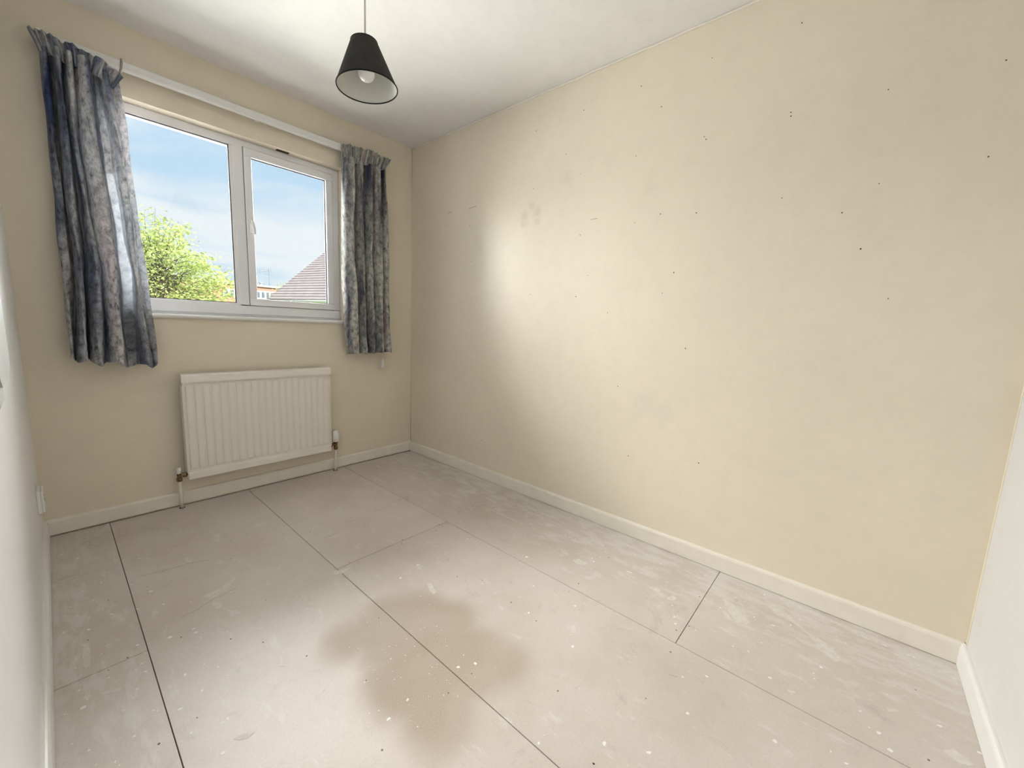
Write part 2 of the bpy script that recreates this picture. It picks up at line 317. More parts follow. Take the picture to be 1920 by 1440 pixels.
def curtain_mat(name, stops, through=0.07):
    """crushed, marbled print on a thin woven cloth"""
    m = bpy.data.materials.new(name); m.use_nodes = True; nt = m.node_tree; nt.nodes.clear(); L = nt.links.new
    uv = nn(nt, 'ShaderNodeTexCoord'); mpc = nn(nt, 'ShaderNodeMapping'); L(uv.outputs['UV'], mpc.inputs[0]); U = mpc.outputs[0]
    mpc.inputs['Scale'].default_value = (1.0, 0.55, 1.0)
    big = nn(nt, 'ShaderNodeTexNoise', i_Scale=6.5, i_Detail=5.0, i_Distortion=0.3); mpv = nn(nt, 'ShaderNodeMapping'); mpv.inputs['Scale'].default_value = (1.5, 0.35, 1.0); L(U, mpv.inputs[0]); L(mpv.outputs[0], big.inputs['Vector'])  # print drawn into vertical streaks, its dark ones also standing for fold shade
    tone = ramp(nt, stops); L(big.outputs[0], tone.inputs[0])
    fine = nn(nt, 'ShaderNodeTexNoise', i_Scale=44.0, i_Detail=8.0, i_Roughness=0.75, i_Distortion=0.25); L(U, fine.inputs['Vector'])
    fr = ramp(nt, [(0.35, 0.18), (0.44, 0.62), (0.52, 1.0), (0.62, 1.35), (0.72, 1.7)]); L(fine.outputs[0], fr.inputs[0])
    c = mixc(nt, 1.0, tone.outputs[0], fr.outputs[0], 'MULTIPLY')
    fleck = nn(nt, 'ShaderNodeTexNoise', i_Scale=75.0, i_Detail=4.0, i_Distortion=1.5); L(U, fleck.inputs['Vector'])
    kr = ramp(nt, [(0.64, 0.0), (0.72, 0.4)]); L(fleck.outputs[0], kr.inputs[0])
    c = mixc(nt, kr.outputs[0], c, (0.46, 0.45, 0.44))
    df = nn(nt, 'ShaderNodeBsdfPrincipled'); L(c, df.inputs['Base Color']); df.inputs['Roughness'].default_value = 0.7; df.inputs['Specular IOR Level'].default_value = 0.3
    bp = nn(nt, 'ShaderNodeBump', i_Strength=0.3, i_Distance=0.003); L(fine.outputs[0], bp.inputs['Height']); L(bp.outputs[0], df.inputs['Normal'])
    tl = nn(nt, 'ShaderNodeBsdfTranslucent'); L(mixc(nt, 0.5, c, (0.62, 0.66, 0.72)), tl.inputs[0])
    mx = nn(nt, 'ShaderNodeMixShader'); mx.inputs[0].default_value = through; L(df.outputs[0], mx.inputs[1]); L(tl.outputs[0], mx.inputs[2])
    o = nn(nt, 'ShaderNodeOutputMaterial'); L(mx.outputs[0], o.inputs[0]); return m
m_curtL = curtain_mat('slate_marbled_curtain', [(0.33, (0.04, 0.06, 0.15)), (0.43, (0.20, 0.225, 0.29)), (0.53, (0.47, 0.47, 0.485)), (0.68, (0.54, 0.475, 0.49))])
m_curtL_thin = curtain_mat('slate_marbled_curtain_single_layer', [(0.30, (0.10, 0.13, 0.22)), (0.5, (0.26, 0.28, 0.32)), (0.70, (0.36, 0.34, 0.35))], 0.20)
m_curtR = curtain_mat('grey_mauve_marbled_curtain', [(0.33, (0.04, 0.035, 0.08)), (0.42, (0.22, 0.22, 0.23)), (0.53, (0.46, 0.46, 0.43)), (0.66, (0.48, 0.38, 0.375))])

# ================================================================ THE ROOM
RW, RD, RH = 2.042, 3.188, 2.40
WX0, WX1, WZ0, WZ1 = -1.76, -0.560, 1.066, 2.086      # window opening
DY0, DY1, DZ = -3.10, -2.32, 2.02                      # doorway the photographer stands in
T = 0.26
bm = bmesh.new()
box(bm, -RW - 0.1, WX0, 0, T, -0.02, RH + .05); box(bm, WX1, 0.1, 0, T, -0.02, RH + .05)
box(bm, WX0, WX1, 0, T, -0.02, WZ0); box(bm, WX0, WX1, 0, T, WZ1, RH + .05)
wall_front = struct('wall_front', bm, m_front, 'cream window wall with radiator below the window', 'wall')
wall_right = struct('wall_right', B(0, 0.1, -RD - .1, 0, -0.02, RH + .05), m_right, 'long bare cream wall pitted with nail holes', 'wall')
bm = bmesh.new()
box(bm, -RW - .1, -RW, DY1, 0, -0.02, RH + .05); box(bm, -RW - .1, -RW, -RD - .1, DY0, -0.02, RH + .05); box(bm, -RW - .1, -RW, DY0, DY1, DZ, RH + .05)
wall_left = struct('wall_left', bm, m_white_wall, 'white wall at the left edge beside the window wall', 'wall')
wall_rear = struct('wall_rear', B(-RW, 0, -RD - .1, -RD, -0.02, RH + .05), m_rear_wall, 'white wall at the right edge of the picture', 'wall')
ceiling = struct('ceiling', B(-RW - .1, .1, -RD - .1, T, RH, RH + .1), m_ceiling, 'plain off-white painted ceiling', 'ceiling')

# floor: dark void under separate chipboard sheets
floor = struct('floor', B(-RW - .1, .1, -RD - .1, 0.02, -0.08, -0.022), m_dark, 'bare grey chipboard floor spattered with paint', 'floor')
X1, X2, X3 = -1.827, -1.2114, -0.5965
g_ = 0.0011
def board(x0, x1, y0, y1):
    return obj('floor_board', B(x0 + g_, x1 - g_, y0 + g_, y1 - g_, -0.022, 0.0, 0.0009, 1), m_board, floor)
YE, YN = -RD + .004, -0.016
board(-RW + .004, X1, -1.1936, YN); board(-RW + .004, X1, YE, -1.1936)
board(X1, X2, YE, YN)
board(X2, X3, -1.1949, YN); board(X2, X3, YE, -1.1949)
board(X3, -.006, -2.4334, YN); board(X3, -.006, YE, -2.4334)
board(-RW - .1, -RW + .004, DY0, DY1)

# nails and screws, paint flecks, plaster smears, scuffs
def disc(bm, x, y, z, r, n=8, sy=1.0, rot=0.0, h=0.0004, jit=0.0):
    top = []; bot = []
    for k in range(n):
        a = 2 * PI * k / n; q = r * (1 + random.uniform(-jit, jit)); px, py = q * math.cos(a), q * math.sin(a) * sy
        X_, Y_ = x + px * math.cos(rot) - py * math.sin(rot), y + px * math.sin(rot) + py * math.cos(rot)
        top.append(bm.verts.new((X_, Y_, z + h))); bot.append(bm.verts.new((X_, Y_, z - 0.0005)))
    bm.faces.new(top)
    for k in range(n): bm.faces.new((bot[k], bot[(k + 1) % n], top[(k + 1) % n], top[k]))
bm = bmesh.new()
for (x, y) in SCREWS: disc(bm, x, y, 0, random.uniform(.0018, .0031), 10, h=0.0003)
tag(obj('screw', bm, m_screw, floor), kind='stuff')
bm = bmesh.new()
for (x, y) in FLECKS: disc(bm, x, y, 0, random.uniform(.004, .0075), 9, random.uniform(.5, .9), random.uniform(0, PI), jit=.25)
def edge_x():
    u = random.random()
    return (-2.02 + abs(random.gauss(0, .12))) if u < .3 else (-.03 - abs(random.gauss(0, .25))) if u < .8 else random.uniform(-2, -.03)
for _ in range(420):
    x, y = edge_x(), random.uniform(-3.1, -.05)
    if not -2.02 < x < -.02: continue
    if math.hypot(x + 1.22, y + 1.8) < .3: continue
    disc(bm, x, y, 0, random.uniform(.0012, .0042), 7, random.uniform(.4, .9), random.uniform(0, PI), jit=.3)
for _ in range(90):
    disc(bm, -1.22 + random.gauss(0, .14), -1.82 + random.gauss(0, .17), 0, random.uniform(.0008, .002), 6, jit=.3)
tag(obj('paint_fleck', bm, m_fleck, floor), kind='stuff')
def smear(bm, poly, h=0.0005):
    pts = []
    n = len(poly)
    for i in range(n):
        a, b = Vector(poly[i]), Vector(poly[(i + 1) % n]); s = max(1, int((b - a).length / .012))
        for k in range(s):
            p = a.lerp(b, k / s); pts.append(p + Vector((random.uniform(-.0025, .0025), random.uniform(-.0025, .0025))))
    top = [bm.verts.new((p.x, p.y, h)) for p in pts]; bot = [bm.verts.new((p.x, p.y, -0.0005)) for p in pts]
    f = bm.faces.new(top); bmesh.ops.triangulate(bm, faces=[f])
    for k in range(len(pts)): bm.faces.new((bot[k], bot[(k + 1) % len(pts)], top[(k + 1) % len(pts)], top[k]))
for P_ in SMEARS:
    if len(P_) < 3: continue
    bm = bmesh.new(); smear(bm, P_); obj('plaster_smear', bm, m_smear, floor)
bm = bmesh.new()
for P_ in SCUFFS:
    tube(bm, [(x, y, 0.0) for x, y in P_], 0.0006, 5)
tag(obj('scuff_line', bm, m_scuff, floor), kind='stuff')
# nail holes and scratches in the long wall
bm = bmesh.new()
for (y, z) in HOLES: lathe(bm, [(0, -.0006), (random.uniform(.0018, .003), -.0006), (.0015, .004), (0, .004)], 8, 'X', (0, y, z))
tag(obj('nail_hole', bm, m_hole, wall_right), kind='stuff')
bm = bmesh.new()
for (y0, z0, y1, z1) in ((-.435, 1.862, -.475, 1.868), (-.66, 1.862, -.735, 1.868), (-1.62, 1.66, -1.66, 1.662)):
    tube(bm, [(0, y0, z0), (0, y1, z1)], 0.0016, 5)
tag(obj('scratch', bm, m_scuff, wall_right), kind='stuff')
# thin caulk bead where the long wall meets the ceiling
bm = bmesh.new()
pts = [(-0.002 - random.uniform(0, .0015), -RD * k / 40, RH - .004 - random.uniform(0, .0015)) for k in range(41)]
tube(bm, pts, [random.uniform(.0042, .006) for _ in pts], 7)
struct('trim_1', bm, m_gloss, 'uneven cream caulk bead along ceiling and right wall', 'trim', True)
bm = bmesh.new(); tube(bm, [(-.002, -.002, .08), (-.002, -.002, RH)], .0045, 6)
struct('trim_2', bm, m_front, 'thin vertical caulk bead in the corner beside the right curtain', 'trim', True)
struct('trim_3', B(-.016, -.0005, -RD - .0005, -RD + .0015, .08, RH), m_right, 'narrow cream paint edge in the corner at far right', 'trim')

# baseboards with a rounded top edge
def bb(name, axis, a, b, f, m, label, base=0.0025, h=0.08, t=0.015):
    prof = [(0, base), (t, base), (t, h - .012), (t - .002, h - .005), (t - .006, h - .001), (t - .010, h), (0, h)]
    bm = bmesh.new(); prism(bm, [f(d, z) for d, z in prof], axis, a, b); return struct(name, bm, m, label, 'baseboard')
bb('baseboard_front', 'X', -RW, 0, lambda d, z: (-d, z), m_gloss, 'cream baseboard running under the radiator', base=.0065)
bb('baseboard_right', 'Y', -RD, 0, lambda d, z: (-d, z), m_gloss, 'cream baseboard along the long bare wall', base=.002)
bb('baseboard_left', 'Y', DY1 + .06, 0, lambda d, z: (-RW + d, z), m_gloss_white, 'white baseboard along the left wall', base=.002)
bb('baseboard_rear', 'X', -RW, 0, lambda d, z: (-RD + d, z), m_gloss_white, 'white baseboard in the bottom right corner of the picture', base=.001)

# doorway behind the photographer's shoulder and the landing beyond it
bm = bmesh.new()
box(bm, -RW - .1, -RW, DY0 - .02, DY0, 0, DZ + .02); box(bm, -RW - .1, -RW, DY1, DY1 + .02, 0, DZ + .02); box(bm, -RW - .1, -RW, DY0, DY1, DZ, DZ + .02)
for x0, x1 in ((-RW, -RW + .014), (-RW - .114, -RW - .1)):
    box(bm, x0, x1, DY0 - .06, DY0 - .0, 0, DZ + .06); box(bm, x0, x1, DY1, DY1 + .06, 0, DZ + .06); box(bm, x0, x1, DY0, DY1, DZ, DZ + .06)
struct('door_1', bm, m_gloss_white, 'white door lining of the doorway in the left wall', 'door frame')
bm = bmesh.new()
HX0, HX1, HY0, HY1 = -3.3, -RW - .1, -4.2, -1.6
box(bm, HX0 - .1, HX0, HY0, HY1, -.02, RH); box(bm, HX0, HX1, HY0 - .1, HY0, -.02, RH); box(bm, HX0, HX1, HY1, HY1 + .1, -.02, RH); box(bm, HX1, HX1 + .098, HY0, -RD - .1, -.02, RH)
struct('wall_landing', bm, m_white_wall, 'white landing walls beyond the doorway', 'wall')
struct('floor_landing', B(HX0, HX1, HY0, HY1, -.08, 0), m_board, 'landing floor beyond the doorway', 'floor')
gl_ = thing('landing_fill_light', 'round opal fill light added out of view on the landing', 'ceiling light', (-2.75, -2.75, RH))  # lamp added out of view to brighten the room through the doorway
obj('base', lathe(bmesh.new(), [(0, 0), (.09, 0), (.09, -.025), (.07, -.035), (0, -.035)], 24), m_plastic, gl_, True)
obj('globe', lathe(bmesh.new(), [(0, -.03)] + [(.15 * math.sin(a_), -.03 - .13 * (1 - math.cos(a_))) for a_ in [PI * k / 12 for k in range(2, 12)]] + [(0, -.29)], 28), mat('lit_opal_glass', (.9, .9, .88), .3, emit=((1.0, .93, .84), 10)), gl_, True)
struct('ceiling_landing', B(HX0, HX1, HY0, HY1, RH, RH + .1), m_ceiling, 'landing ceiling beyond the doorway', 'ceiling')

# ================================================================ WINDOW
FY0, FY1 = 0.066, 0.098
def frame_bar(name, x0, x1, z0, z1, y0, y1, parent, m=None, bev=.004): return obj(name, B(x0, x1, y0, y1, z0, z1, bev, 2), m or m_upvc, parent)
win = tag(bpy.data.objects.new('window_1', None), 'white double-glazed window, fixed left pane and opening right sash', 'window', kind='structure'); COL.objects.link(win)
win.location = (0, 0, 0)
FZ0, FZ1 = 1.082, WZ1
LP = (-1.703, -1.196, 1.150, 2.040)     # left glass: x0 x1 z0 z1
SO = (-1.126, -0.607, 1.140, 2.047)     # sash outer
SG = (-1.088, -0.650, 1.182, 2.000)     # sash glass
def frame_ring(name, x0, x1, z0, z1, X0, X1, Z0, Z1, y0, y1, parent, bev):
    frame_bar(name, x0, x1, Z1, z1, y0, y1, parent, bev=bev); frame_bar(name, x0, x1, z0, Z0, y0, y1, parent, bev=bev)
    frame_bar(name, x0, X0, Z0, Z1, y0, y1, parent, bev=bev); frame_bar(name, X1, x1, Z0, Z1, y0, y1, parent, bev=bev)
# main frame: outer rails and mullion
frame_bar('frame_rail', WX0, WX1, 2.043, FZ1, FY0, FY1, win); frame_bar('frame_rail', WX0, WX1, FZ0, 1.145, FY0, FY1, win)
frame_bar('frame_stile', WX0, -1.708, 1.132, 2.050, FY0, FY1, win); frame_bar('frame_stile', -.612, WX1, 1.132, 2.050, FY0, FY1, win)
frame_bar('mullion', -1.180, -1.122, 1.132, 2.050, FY0, FY1, win)
frame_bar('frame_foot', WX0, WX1, WZ0 + .004, 1.088, FY0 + .008, FY1, win, bev=.002)
# glazing beads around the fixed pane
frame_ring('glazing_bead', -1.722, -1.178, 1.130, 2.052, LP[0], LP[1], LP[2], LP[3], FY0 + .004, .078, win, .003)
bm = bmesh.new()
for (x0, x1, z0, z1) in ((LP[0] - .002, LP[1] + .002, LP[3] - .005, LP[3] + .002), (LP[0] - .002, LP[1] + .002, LP[2] - .002, LP[2] + .003), (LP[1] - .005, LP[1] + .002, LP[2], LP[3]), (LP[0] - .002, LP[0] + .004, LP[2], LP[3])):
    box(bm, x0, x1, .0725, .0775, z0, z1)
obj('gasket', bm, m_gasket, win)
obj('pane', B(LP[0] - .01, LP[1] + .01, .078, .082, LP[2] - .01, LP[3] + .01), m_glass, win)
# opening sash
sash = obj('sash', B(SO[0], SO[1], FY0 - .012, FY1 - .005, SG[3], SO[3], .004), m_upvc, win)
frame_bar('sash_rail', SO[0], SO[1], SO[2], SG[2], FY0 - .012, FY1 - .005, sash)
frame_bar('sash_stile', SO[0], SG[0], SG[2], SG[3], FY0 - .012, FY1 - .005, sash); frame_bar('sash_stile', SG[1], SO[1], SG[2], SG[3], FY0 - .012, FY1 - .005, sash)
bm = bmesh.new()
for (x0, x1, z0, z1) in ((SG[0] - .002, SG[1] + .002, SG[3] - .005, SG[3] + .002), (SG[0] - .002, SG[1] + .002, SG[2] - .002, SG[2] + .003), (SG[1] - .005, SG[1] + .002, SG[2], SG[3]), (SG[0] - .002, SG[0] + .004, SG[2], SG[3])):
    box(bm, x0, x1, .0725, .0775, z0, z1)
obj('gasket', bm, m_gasket, sash)
obj('pane', B(SG[0] - .01, SG[1] + .01, .078, .082, SG[2] - .01, SG[3] + .01), m_glass, sash)
bm = bmesh.new()
for a in ((SO[0] - .004, SO[1] + .003, SO[2] - .004, SO[2]), (SO[0] - .004, SO[0], SO[2], SO[3]), (SO[1], SO[1] + .003, SO[2], SO[3]), (SO[0] - .004, SO[1] + .003, SO[3], SO[3] + .003)):
    box(bm, a[0], a[1], FY0 - .002, FY0 + .004, a[2], a[3])
obj('sash_seal', bm, mat('grey_seal', (0.30, 0.30, 0.31), .7), sash)
# handle on the sash stile
hd = obj('handle', B(-1.118, -1.098, FY0 - .022, FY0 - .012, 1.565, 1.655, .004), m_plastic, sash)
bm = bmesh.new()
tube(bm, [(-1.108, FY0 - .022, 1.632), (-1.108, FY0 - .042, 1.632)], .009, 12)
tube(bm, [(-1.108, FY0 - .042, 1.634), (-1.104, FY0 - .046, 1.615), (-1.098, FY0 - .046, 1.590), (-1.096, FY0 - .043, 1.560)], [.009, .009, .008, .006], 10)
obj('lever', bm, m_plastic, sash, True)
# trickle-vent slot in the soffit above the sash, reveal lining, sill
struct('trim_4', B(-.955, -.885, .026, .05, WZ1 - .003, WZ1 - .0002), m_dark, 'dark slot in the plaster above the opening sash', 'slot')
bm = bmesh.new()
prism(bm, [(FY0 + .01, WZ0 - .001), (-.012, WZ0 - .001), (-.020, WZ0 - .004), (-.024, WZ0 - .012), (-.020, WZ0 - .020), (-.012, WZ0 - .024), (0.0, WZ0 - .024), (0.0, WZ0 - .004), (FY0 + .01, WZ0 - .004)], 'X', WX0 + .001, WX1 - .001)
box(bm, WX0 - .03, WX0 + .001, -.024, -.0005, WZ0 - .024, WZ0 - .001, .006); box(bm, WX1 - .001, WX1 + .02, -.024, -.0005, WZ0 - .024, WZ0 - .001, .006)
bm.transform(Matrix.Translation((0, 0, .004)))
struct('trim_5', bm, m_gloss_white, 'white painted windowsill with worn rounded edge', 'windowsill')
bm = bmesh.new(); box(bm, WX0 - .05, WX1 + .05, .099, T + .06, WZ0 - .03, WZ0 + .012, .004)
struct('trim_6', bm, m_upvc, 'outer windowsill beyond the glass', 'windowsill')

# ================================================================ CURTAIN RAIL
rail = thing('curtain_rail', 'white curtain rail spanning above the window between both curtains', 'curtain rail', (-1.07, 0, 2.19))
def rel(bm, root): bm.transform(Matrix.Translation(-Vector(root.location))); return bm
bm = bmesh.new()
prism(bm, [(-.040, 2.178), (-.062, 2.178), (-.066, 2.182), (-.066, 2.212), (-.062, 2.216), (-.040, 2.216), (-.040, 2.210), (-.058, 2.208), (-.058, 2.186), (-.040, 2.184)], 'X', -1.885, -.285)
obj('track', rel(bm, rail), m_gloss_white, rail)
for x in (-1.86, -1.64, -1.07, -.50, -.25):
    bm = B(x - .012, x + .012, -.058, 0, 2.186, 2.208, .003); obj('bracket', rel(bm, rail), m_gloss_white, rail)
for x in (-1.885, -.285):
    bm = B(x - .008, x + .008, -.070, -.036, 2.174, 2.220, .004); obj('end_stop', rel(bm, rail), m_plastic, rail)
bm = bmesh.new(); tube(bm, [(-1.648, -.072, 2.150), (-1.640, -.074, 2.178), (-1.637, -.072, 2.205), (-1.636, -.066, 2.222)], [.003, .004, .0045, .003], 6)
obj('glider_hook', rel(bm, rail), mat('grey_hook', (.33, .29, .29), .5), rail, True)
# draw cord with tassel, hanging behind the right curtain
pull = thing('cord_pull', 'white cord pull weight hanging below the right curtain', 'cord pull', (-.292, -.045, .72))
bm = bmesh.new(); tube(bm, [(-.292, -.048, 2.18), (-.293, -.047, 1.5), (-.292, -.045, .79)], .0014, 6); obj('cord', rel(bm, pull), m_plastic, pull)
bm = lathe(bmesh.new(), [(0, .795), (.0045, .795), (.007, .785), (.0115, .778), (.0125, .765), (.0125, .728), (.010, .720), (0, .719)], 14, 'Z', (-.292, -.045, 0)); obj('weight', rel(bm, pull), m_plastic, pull, True)

# ================================================================ CURTAINS
def interp(tab, z):
    """piecewise-linear value over (z, value) sorted from top to bottom"""
    if z >= tab[0][0]: return tab[0][1]
    for (za, a), (zb, b) in zip(tab, tab[1:]):
        if z >= zb: return a + (b - a) * (za - z) / (za - zb)
    return tab[-1][1]
def curtain(name, label, knots, zt, zb_fn, m, heading, loc, seed=0, thin=None):
    """knots: (x at levels..., y depth, y depth bottom); cloth falls in rounded ridges and tight valleys"""
    rnd = random.Random(seed)
    root = thing(name, label, 'curtain', loc)
    bm = bmesh.new(); uvl = bm.loops.layers.uv.new('UVMap')
    S, R_ = 14, 70; cols = []
    for i in range(len(knots) - 1):
        for k in range(S): cols.append(i + k / S)
    cols.append(len(knots) - 1.0)
    ph = [rnd.uniform(0, 6.28) for _ in range(8)]
    def knot(i, z):
        zs, xs, yt, yb = knots[i]
        x = interp(list(zip(zs, xs)), z); f = (zt - z) / (zt - .84)
        f = max(0, min(1, f))
        return x, (yt * (1 - f) + yb * f)
    grid = []; arc = [0.0]
    for r in range(R_ + 1):
        v = r / R_; row = []
        for c in cols:
            z = zt + (zb_fn(c / (len(knots) - 1)) - zt) * v
            i = min(int(c), len(knots) - 2); t = c - i
            (xa, ya), (xb, yb) = knot(i, z), knot(i + 1, z)
            s = t if yb > ya else 1 - t; s = s ** 2.6; w = s if yb > ya else 1 - s      # broad ridges, tight valleys
            x = xa + (xb - xa) * t; y = ya + (yb - ya) * w
            bul = math.sin(2 * PI * t) * .10 * abs(xb - xa) * (1 if yb > ya else -1)
            x += bul * min(1, v * 4)
            k = min(1.0, v * 5)
            x += .0035 * k * math.sin(7.1 * z + 1.9 * c + ph[0]) + .002 * k * math.sin(19 * z + 4.1 * c + ph[1])
            y += .004 * k * math.sin(6.3 * z + 2.7 * c + ph[2]) + .0025 * k * math.sin(23 * z - 3.3 * c + ph[3])
            row.append((x, y, z))
        grid.append(row)
    V = [[bm.verts.new(Vector(p) - Vector(loc)) for p in row] for row in grid]
    for c in range(1, len(cols)):
        a, b = Vector(grid[R_ // 2][c - 1]), Vector(grid[R_ // 2][c]); arc.append(arc[-1] + (b - a).length)
    for r in range(R_):
        for c in range(len(cols) - 1):
            f = bm.faces.new((V[r][c], V[r + 1][c], V[r + 1][c + 1], V[r][c + 1]))
            if thin and thin[0] <= cols[c] < thin[1] and grid[r][c][2] < thin[2]: f.material_index = 1
            for l, (rr, cc) in zip(f.loops, ((r, c), (r + 1, c), (r + 1, c + 1), (r, c + 1))): l[uvl].uv = (arc[cc] + seed, grid[rr][cc][2])
    body = obj('cloth', bm, [m, thin[3]] if thin else m, root, 'cloth')
    # pencil-pleat heading: a strip between two rails, gathered into narrow pleats
    bm = bmesh.new(); uvl = bm.loops.layers.uv.new('UVMap'); N, Q = 132, 6
    T_, Bt, npl = heading
    def along(tab, s):
        for (sa, a), (sb, b) in zip(tab, tab[1:]):
            if s <= sb: return Vector(a).lerp(Vector(b), (s - sa) / (sb - sa))
        return Vector(tab[-1][1])
    V = []
    for q in range(Q + 1):
        row = []
        for k in range(N + 1):
            s = k / N; p = along(Bt, s).lerp(along(T_, s), q / Q)
            t = (along(T_, min(1, s + .01)) - along(T_, max(0, s - .01))); t.z = 0; t.normalize(); nrm = Vector((t.y, -t.x, 0))
            a = npl * 2 * PI * s + ph[4]
            amp = .0065 * (1 + .4 * math.sin(5 * s + ph[5])) * (1 - .35 * math.sin(PI * q / Q))
            p = p + nrm * (amp * math.sin(a) + .004 + .010 * math.sin(a * .31 + ph[6])) + Vector((0, 0, .004 * math.sin(a * .5 + ph[7]) * (q == Q)))
            row.append(bm.verts.new(p - Vector(loc)))
        V.append(row)
    for q in range(Q):
        for k in range(N):
            f = bm.faces.new((V[q][k], V[q][k + 1], V[q + 1][k + 1], V[q + 1][k]))
            for l, (qq, kk) in zip(f.loops, ((q, k), (q, k + 1), (q + 1, k + 1), (q + 1, k))): l[uvl].uv = (kk / N * .9 + seed + 3, qq * .012)
    hdg = obj('heading', bm, m, root, 'cloth')
    so = hdg.modifiers.new('thickness', 'SOLIDIFY'); so.thickness = .003
    # bottom hem: a doubled strip of the same cloth
    bm = bmesh.new(); uvl = bm.loops.layers.uv.new('UVMap'); h0 = 66
    V = [[bm.verts.new(Vector(grid[r][c]) + Vector((0, -.0016, 0)) - Vector(loc)) for c in range(len(cols))] for r in range(h0, R_ + 1)]
    for r in range(R_ - h0):
        for c in range(len(cols) - 1):
            f = bm.faces.new((V[r][c], V[r + 1][c], V[r + 1][c + 1], V[r][c + 1]))
            for l, (rr, cc) in zip(f.loops, ((r, c), (r + 1, c), (r + 1, c + 1), (r, c + 1))): l[uvl].uv = (arc[cc] + seed, grid[rr + h0][cc][2])
    obj('hem', bm, m, root, 'cloth')
    return root
ZL = (2.15, 1.85, 1.27, .85)
KL = [(ZL, xs, yt, yb) for xs, yt, yb in (
    ((-1.888, -1.895, -1.893, -1.902), -.050, -.045),
    ((-1.872, -1.876, -1.880, -1.893), -.088, -.095),
    ((-1.858, -1.859, -1.860, -1.878), -.025, -.018),
    ((-1.838, -1.843, -1.840, -1.862), -.128, -.145),
    ((-1.822, -1.830, -1.816, -1.838), -.025, -.018),
    ((-1.805, -1.816, -1.792, -1.808), -.130, -.150),
    ((-1.790, -1.800, -1.768, -1.782), -.065, -.060),
    ((-1.762, -1.765, -1.735, -1.745), -.135, -.152),
    ((-1.732, -1.722, -1.703, -1.703), -.045, -.040),
    ((-1.728, -1.702, -1.668, -1.670), -.045, -.040),
    ((-1.700, -1.678, -1.656, -1.645), -.125, -.138),
    ((-1.680, -1.658, -1.640, -1.616), -.060, -.050),
    ((-1.655, -1.634, -1.616, -1.592), -.085, -.080))]
curtain('curtain', 'slate blue-grey curtain left of the window with its heading slumped off the rail', KL, 2.150,
        lambda u: .845 - .042 * max(0, min(1, (u - .15) / .6)) + .012 * math.sin(u * 26), m_curtL,
        ([(0, (-1.912, -.080, 2.196)), (.12, (-1.895, -.085, 2.206)), (.35, (-1.835, -.088, 2.196)), (.55, (-1.775, -.095, 2.188)), (.68, (-1.735, -.105, 2.176)), (.82, (-1.695, -.125, 2.160)), (1, (-1.640, -.160, 2.105))],
         [(0, (-1.888, -.060, 2.130)), (.12, (-1.872, -.085, 2.125)), (.35, (-1.825, -.090, 2.110)), (.55, (-1.778, -.095, 2.100)), (.68, (-1.748, -.100, 2.095)), (.82, (-1.715, -.105, 2.090)), (1, (-1.672, -.115, 2.055))], 13), (-1.75, -.08, .82), seed=3, thin=(7.75, 9.3, 1.72, m_curtL_thin))
ZR = (2.13, 2.10, 1.52, .93)
KR = [(ZR, xs, yt, yb) for xs, yt, yb in (
    ((-.590, -.596, -.612, -.586), -.060, -.055),
    ((-.552, -.556, -.572, -.542), -.125, -.138),
    ((-.500, -.500, -.507, -.498), -.028, -.020),
    ((-.478, -.476, -.484, -.466), -.112, -.125),
    ((-.446, -.444, -.452, -.440), -.025, -.020),
    ((-.412, -.411, -.424, -.414), -.125, -.138),
    ((-.386, -.386, -.396, -.380), -.028, -.020),
    ((-.356, -.355, -.352, -.345), -.125, -.140),
    ((-.322, -.320, -.314, -.312), -.030, -.022),
    ((-.300, -.299, -.288, -.288), -.105, -.115),
    ((-.282, -.280, -.252, -.232), -.060, -.060))]
curtain('curtain', 'grey and mauve curtain right of the window with upright pleated heading', KR, 2.135,
        lambda u: .838 + .010 * u + .004 * math.sin(u * 30), m_curtR,
        ([(0, (-.606, -.085, 2.204)), (.10, (-.585, -.095, 2.212)), (.35, (-.490, -.085, 2.222)), (.65, (-.385, -.115, 2.226)), (.72, (-.372, -.085, 2.228)), (1, (-.245, -.095, 2.218))],
         [(0, (-.592, -.062, 2.110)), (.10, (-.575, -.090, 2.108)), (.35, (-.495, -.075, 2.120)), (.65, (-.405, -.095, 2.126)), (.72, (-.388, -.070, 2.135)), (1, (-.278, -.075, 2.145))], 17), (-.42, -.08, .83), seed=11)

